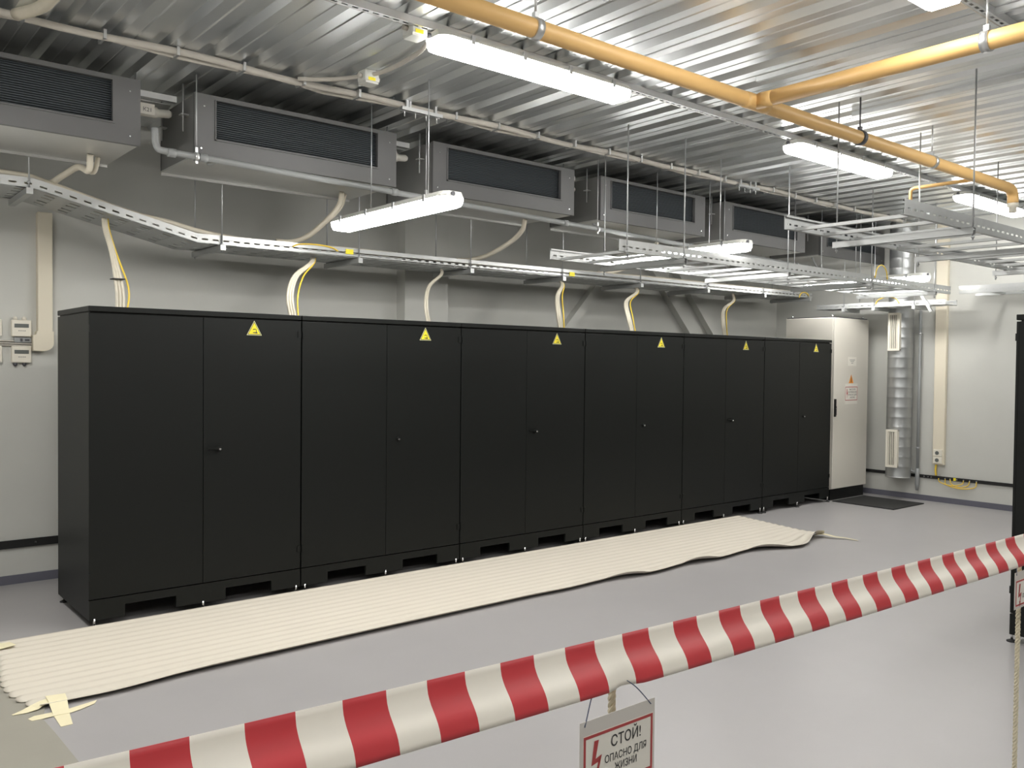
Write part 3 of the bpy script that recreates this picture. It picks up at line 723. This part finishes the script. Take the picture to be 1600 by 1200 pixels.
# ------------------------------------------------------------------ left end of the back wall: trunking, controllers
t = thing('wall_trunking', (1.46, 7.26, 1.73), 'cream vertical cable trunking with a rounded elbow on the back wall at left', 'trunking')
box(1.41, 1.51, 7.225, YB, 1.86, 2.76).build('trunk', 'cream_plastic', t, bevel=.004)
el = [(1.378, 1.73), (1.45, 1.728)] + [(1.455 + .06 * math.sin(a), 1.79 - .06 * math.cos(a)) for a in [math.radians(q) for q in (10, 30, 50, 70, 90)]] + [(1.515, 1.875), (1.402, 1.875), (1.398, 1.852), (1.376, 1.842)]
MB().prism(el, 1, 7.215, YB).build('elbow', 'cream_plastic', t)
def controller(x0, z0, knobs, lab):
    t = thing('wall_controller', (x0 + .065, 7.27, z0), lab, 'controller', 'wall controllers at left')
    o = box(x0, x0 + .13, 7.255, YB, z0, z0 + .122).build('housing', 'white_plastic', t, bevel=.005)
    box(x0 + .018, x0 + .112, 7.253, 7.256, z0 + .066, z0 + .094).build('display', 'lcd', t)
    for k in range(4): box(x0 + .044 + k * .013, x0 + .052 + k * .013, 7.253, 7.256, z0 + .040, z0 + .045).build('button', 'lcd', t)
    zz = z0 + .122 if knobs > 0 else z0
    for k in (.025, .085):
        b = MB().tube([(x0 + k, 7.272, zz), (x0 + k, 7.272, zz + knobs * .016), (x0 + k, 7.272, zz + knobs * .026)], [.014, .014, .006], 10)
        b.build('cap', 'white_plastic' if knobs > 0 else 'dark_clamp', t)
controller(1.243, 1.833, 1, 'upper white wall controller with display, left of the trunking elbow')
controller(1.243, 1.640, -1, 'lower white wall controller with display, left of the trunking elbow')
controller(1.052, 1.833, 1, 'upper white wall controller cut off by the left picture edge')
controller(1.052, 1.640, -1, 'lower white wall controller cut off by the left picture edge')
b = MB(); b.box(1.262, 1.372, 7.262, YB, 1.79, 1.826, 0); b.box(1.30, 1.315, 7.258, 7.262, 1.797, 1.82, 1); b.box(1.33, 1.36, 7.258, 7.262, 1.80, 1.815, 1); 
tag(b.build('connector_block', ['pvc_grey', 'dark_clamp']), 'small grey connector block between the upper and lower wall controller', 'connector')
for k, z in enumerate((1.80, 1.783, 1.768)):
    tag(MB().tube(smooth([(.5, 7.275, z + .01), (.9, 7.27, z + .006), (1.2, 7.272, z), (1.40, 7.27, z - .004)], 4), .006, 6).build('control_cable', 'cable_grey'), '%s brownish control cable running left from the trunking elbow' % ('upper', 'middle', 'lower')[k], 'cable', 'control cables at the left wall')

# ------------------------------------------------------------------ floor: ribbed sheet, masking tape, grey mat
NX, NY = 260, 150
sx0, sx1, sy0, sy1 = .84, 7.98, 4.585, 5.755
rv = lambda a: random.Random(a).random()
b = MB()
def sheet_pt(i, j):
    u = i / NX; v = j / NY                       # v = 0 near edge
    rib = v * 13
    x0 = sx0 - .035 * math.sin(v * 5.2 + .4) + .018 * math.sin(rib * 2 * math.pi) + .07 * (1 - v) ** 5
    x1 = 7.80 + .25 * v - .022 * math.cos(rib * 2 * math.pi)
    x = x0 + (x1 - x0) * u
    e = (1 - v) ** 10
    wav = (.022 * math.sin((x - 4.6) * 7.0) + .012 * math.sin((x - 4) * 3.3)) * min(1, max(0, (x - 3.6) / 1.6)) * (1 - v) ** 4
    wav -= .03 * math.exp(-((x - 1.25) / .25) ** 2) * e
    y = sy0 + (sy1 - sy0) * v + wav + .05 * (1 - v) ** 4 * math.sin(max(0, min(1, (x - 1) / 5.2)) * math.pi) - .13 * math.exp(-((x - 7.2) / .35) ** 2) * (1 - v) ** 4
    lift = .009 * e * min(1, max(0, (x - 1.15) / .6)) + .026 * e * max(0, math.sin((x - 4.78) * 7.0)) * min(1, max(0, (x - 4.4) / .8))
    lift += .03 * math.exp(-((x - 7.6) / .18) ** 2) * e
    z = .0165 + .0085 * math.cos(rib * 2 * math.pi) + lift
    return (x, y, z)
for i in range(NX + 1):
    for j in range(NY + 1): b.v.append(sheet_pt(i, j))
top = len(b.v)
b.v += [(v[0], v[1], v[2] - .0025) for v in b.v]
for i in range(NX):
    for j in range(NY):
        a_ = i * (NY + 1) + j; q = (a_, a_ + NY + 1, a_ + NY + 2, a_ + 1)
        b.f.append(q); b.f.append(tuple(top + k for k in q)[::-1])
def rim(seq):
    for p, q in zip(seq, seq[1:]): b.f.append((p, top + p, top + q, q))
rim([i * (NY + 1) for i in range(NX + 1)]); rim([NX * (NY + 1) + j for j in range(NY + 1)])
rim([i * (NY + 1) + NY for i in range(NX, -1, -1)]); rim([j for j in range(NY, -1, -1)])
b.m = [0] * len(b.f); b.sm = [True] * len(b.f)
tag(b.build('ribbed_sheet', 'sheet'), 'long white ribbed sheet lying on the floor along the black cabinets', 'floor sheet')
mv = MB().prism([(-1.5, 1.2), (.90, 1.2), (.912, 3.0), (.905, 3.9), (.895, 4.25), (.885, 4.45), (.93, 4.62), (.95, 4.9), (.93, 5.3), (.80, 5.55), (-1.5, 5.6)], 2, 0, .003)
tag(mv.build('floor_mat', 'grey_mat'), 'dull grey floor mat at the lower left corner, left of the ribbed sheet', 'mat')
def ribbon(rows, lab):
    b = MB()
    for (l0, r0), (l1, r1) in zip(rows, rows[1:]):
        b.face([l0, r0, r1, l1]); dn = lambda p: (p[0], p[1], p[2] - .0012)
        b.face([dn(l0), dn(l1), dn(r1), dn(r0)]); b.face([l0, l1, dn(l1), dn(l0)]); b.face([r0, dn(r0), dn(r1), r1])
    for l, r in (rows[0], rows[-1]): b.face([l, r, (r[0], r[1], r[2] - .0012), (l[0], l[1], l[2] - .0012)])
    tag(b.build('masking_tape', 'masking_tape'), lab, 'tape', 'masking tape strips on the floor sheet')
ribbon([((.94, 4.68, .028), (1.025, 4.66, .028)), ((.938, 4.60, .027), (1.018, 4.59, .027)), ((.935, 4.53, .014), (1.008, 4.52, .014)), ((.932, 4.46, .003), (.998, 4.455, .003)), ((.93, 4.31, .002), (.98, 4.31, .002))],
       'short wide masking tape strip crossing the near left corner of ribbed sheet')
ribbon([((.78, 4.585, .006), (.785, 4.575, .006)), ((.83, 4.615, .007), (.84, 4.565, .007)), ((.87, 4.64, .012), (.89, 4.57, .011)), ((.91, 4.645, .022), (.915, 4.585, .020)), ((.955, 4.65, .026), (.955, 4.585, .022))],
       'torn masking tape strip pointing left at the near sheet corner, upper one')
ribbon([((.83, 4.49, .005), (.84, 4.455, .005)), ((.86, 4.51, .005), (.88, 4.45, .005)), ((.94, 4.505, .005), (.95, 4.455, .005)), ((1.0, 4.505, .004), (1.0, 4.45, .004)), ((1.06, 4.52, .004), (1.05, 4.465, .004)), ((1.14, 4.54, .004), (1.12, 4.50, .004))],
       'long torn masking tape strip along the near sheet edge, lower one')
ribbon([((.78, 5.66, .03), (.78, 5.58, .03)), ((.88, 5.70, .03), (.90, 5.59, .03)), ((.96, 5.70, .03), (.98, 5.62, .03))],
       'masking tape piece at the back left corner of ribbed sheet')
rg = MB()
rpts = smooth([(7.72, 4.64, .03), (7.77, 4.57, .035), (7.80, 4.47, .022), (7.86, 4.40, .014), (7.88, 4.28, .006)], 6)
for p, q, k in zip(rpts, rpts[1:], range(99)):
    wd = .030 * (1 - k / len(rpts)) + .006
    rg.face([(p.x - wd, p.y - wd * .4, p.z), (p.x + wd, p.y + wd * .4, p.z), (q.x + wd, q.y + wd * .4, q.z), (q.x - wd, q.y - wd * .4, q.z)])
    rg.face([(p.x - wd, p.y - wd * .4, p.z - .002), (q.x - wd, q.y - wd * .4, q.z - .002), (q.x + wd, q.y + wd * .4, q.z - .002), (p.x + wd, p.y + wd * .4, p.z - .002)])
tag(rg.build('masking_tape', 'masking_tape'), 'twisted tape strip trailing from the far right corner of ribbed sheet', 'tape')

# ------------------------------------------------------------------ barrier tape, signs, ropes
tp = MB(); base_x, half = .85, .1187 / 2
prof = [(0, 0), (-.001, .008), (-.003, .016), (-.006, .022), (-.010, .028), (-.0152, .034), (-.0205, .040), (-.025, .046), (-.0285, .052), (-.0315, .060), (-.033, .068)]     # (dy, drop)
def tape_pt(x, k):
    dy, dr_ = prof[k]
    pinch = math.exp(-((x - .945) / .022) ** 2)
    z = 1.2815 - .0205 * x + .004 * (x - 1.5) ** 2 - dr_ * 1.0
    return (x, .902 + dy + (.008 * pinch * max(0, k - 5) / 5), z + (.002 * pinch * max(0, k - 7) / 3))
k0 = -22
xs = []
for k in range(k0, 46):
    xa = base_x + k * half
    for s in range(4): xs.append((xa + half * s / 4, k))
for (xa, k), (xb, _) in zip(xs, xs[1:]):
    for q in range(10):
        tp.face([tape_pt(xa, q), tape_pt(xa, q + 1), tape_pt(xb, q + 1), tape_pt(xb, q)], 0 if k % 2 == 0 else 1, True)
o = tp.build('barrier_tape', ['tape_red', 'tape_white'], fix=False)
we = o.modifiers.new('weld', 'WELD'); we.merge_threshold = .00005
so = o.modifiers.new('solid', 'SOLIDIFY'); so.thickness = .0006
tag(o, 'red and white striped barrier tape stretched across the foreground', 'barrier tape')

def rope(x, y, z0, z1, lab):
    t = thing('hanging_rope', (x, y, z0), lab, 'rope', 'twisted ropes tied to the barrier tape')
    for s in range(3):
        pts = []; n = int((z1 - z0) / .004)
        for i in range(n + 1):
            z = z0 + (z1 - z0) * i / n; a = z * 2 * math.pi / .030 + s * 2 * math.pi / 3
            pts.append((x + .0033 * math.cos(a), y + .0033 * math.sin(a), z))
        MB().tube(pts, .0034, 5).build('strand', 'rope', t)
rope(.962, .915, .0, 1.25, 'twisted white rope hanging behind the middle warning sign')
rope(2.525, .915, .0, 1.22, 'twisted white rope hanging below the right-edge warning sign')

def stop_sign(x0, x1, y, z0, z1, sag, lab, ties):
    t = thing('warning_sign', ((x0 + x1) / 2, y, z0), lab, 'sign', 'stop signs hung on the barrier tape')
    MB().box(x0, x1, y - .0008, y, z0, z1).build('laminated_sheet', 'laminate', t)
    fx0, fx1, fz0, fz1 = x0 + .006, x1 - .004, z0 + .006, z1 - .021
    yf = y - .0008
    MB().box(fx0, fx1, yf - .0003, yf, fz0, fz1).build('paper', 'paper', t)
    f = MB(); e = .0042; ya, yb = yf - .0007, yf - .0004
    a, b_, c, d = fx0 + .001, fx1 - .001, fz0 + .001, fz1 - .001
    f.box(a, b_, ya, yb, d - e, d); f.box(a, b_, ya, yb, c, c + e); f.box(a, a + e, ya, yb, c + e, d - e); f.box(b_ - e, b_, ya, yb, c + e, d - e)
    f.build('red_frame', 'sign_red', t)
    bl = MB(); bx, bz, s = a + .022, d - .010, 1.0
    P = [(-.001, 0), (.008, -.0), (.0015, -.026), (.0145, -.023), (.0055, -.046), (.0095, -.0455), (.001, -.060), (-.0010, -.044), (.0028, -.0455), (.007, -.032), (-.007, -.0345)]
    # the arrow as three simple pieces
    bl.face([(bx - .001, ya, bz), (bx + .008, ya, bz), (bx + .002, ya, bz - .026), (bx - .0065, ya, bz - .0345)])
    bl.face([(bx + .002, ya, bz - .026), (bx + .0145, ya, bz - .0225), (bx + .0085, ya, bz - .0315), (bx - .0065, ya, bz - .0345)])
    bl.face([(bx + .0145, ya, bz - .0225), (bx + .0075, ya, bz - .047), (bx + .0035, ya, bz - .046), (bx + .0070, ya, bz - .0318)])
    bl.face([(bx + .0105, ya, bz - .046), (bx + .003, ya, bz - .062), (bx + .0005, ya, bz - .044)])
    bl.build('lightning_arrow', 'sign_red', t)
    mx = a + .087
    for body, dz, sz, wd in (('СТОЙ!', -.0275, .0225, .063), ('ОПАСНО ДЛЯ', -.0483, .0152, .088), ('ЖИЗНИ', -.0640, .0152, .047)):
        text('lettering', body, sz, (mx, yf - .0004, d + dz), (1, 0, 0), (0, 0, 1), 'ink', t, width=wd, bold=.009)
    for xh, xt in ((x0 + .008, x0 + .045), (x1 - .010, x1 - .06)):
        MB().tube(smooth([(xh, y - .002, z1 - .007), (xh + (xt - xh) * .5, y + .006, z1 + .022), (xt, y + .016, z1 + .042), (xt + (xt - xh) * .1, y + .03, z1 + .055)], 5), .0009, 5).build('string', 'string_blue', t)
    return t
s1 = stop_sign(.846, 1.003, .8655, 1.056, 1.169, 0, 'laminated stop sign hung on the barrier tape at the bottom centre', None)
s2 = stop_sign(2.40, 2.557, .8800, 1.055, 1.150, 0, 'laminated stop sign cut off by the right picture edge', None)
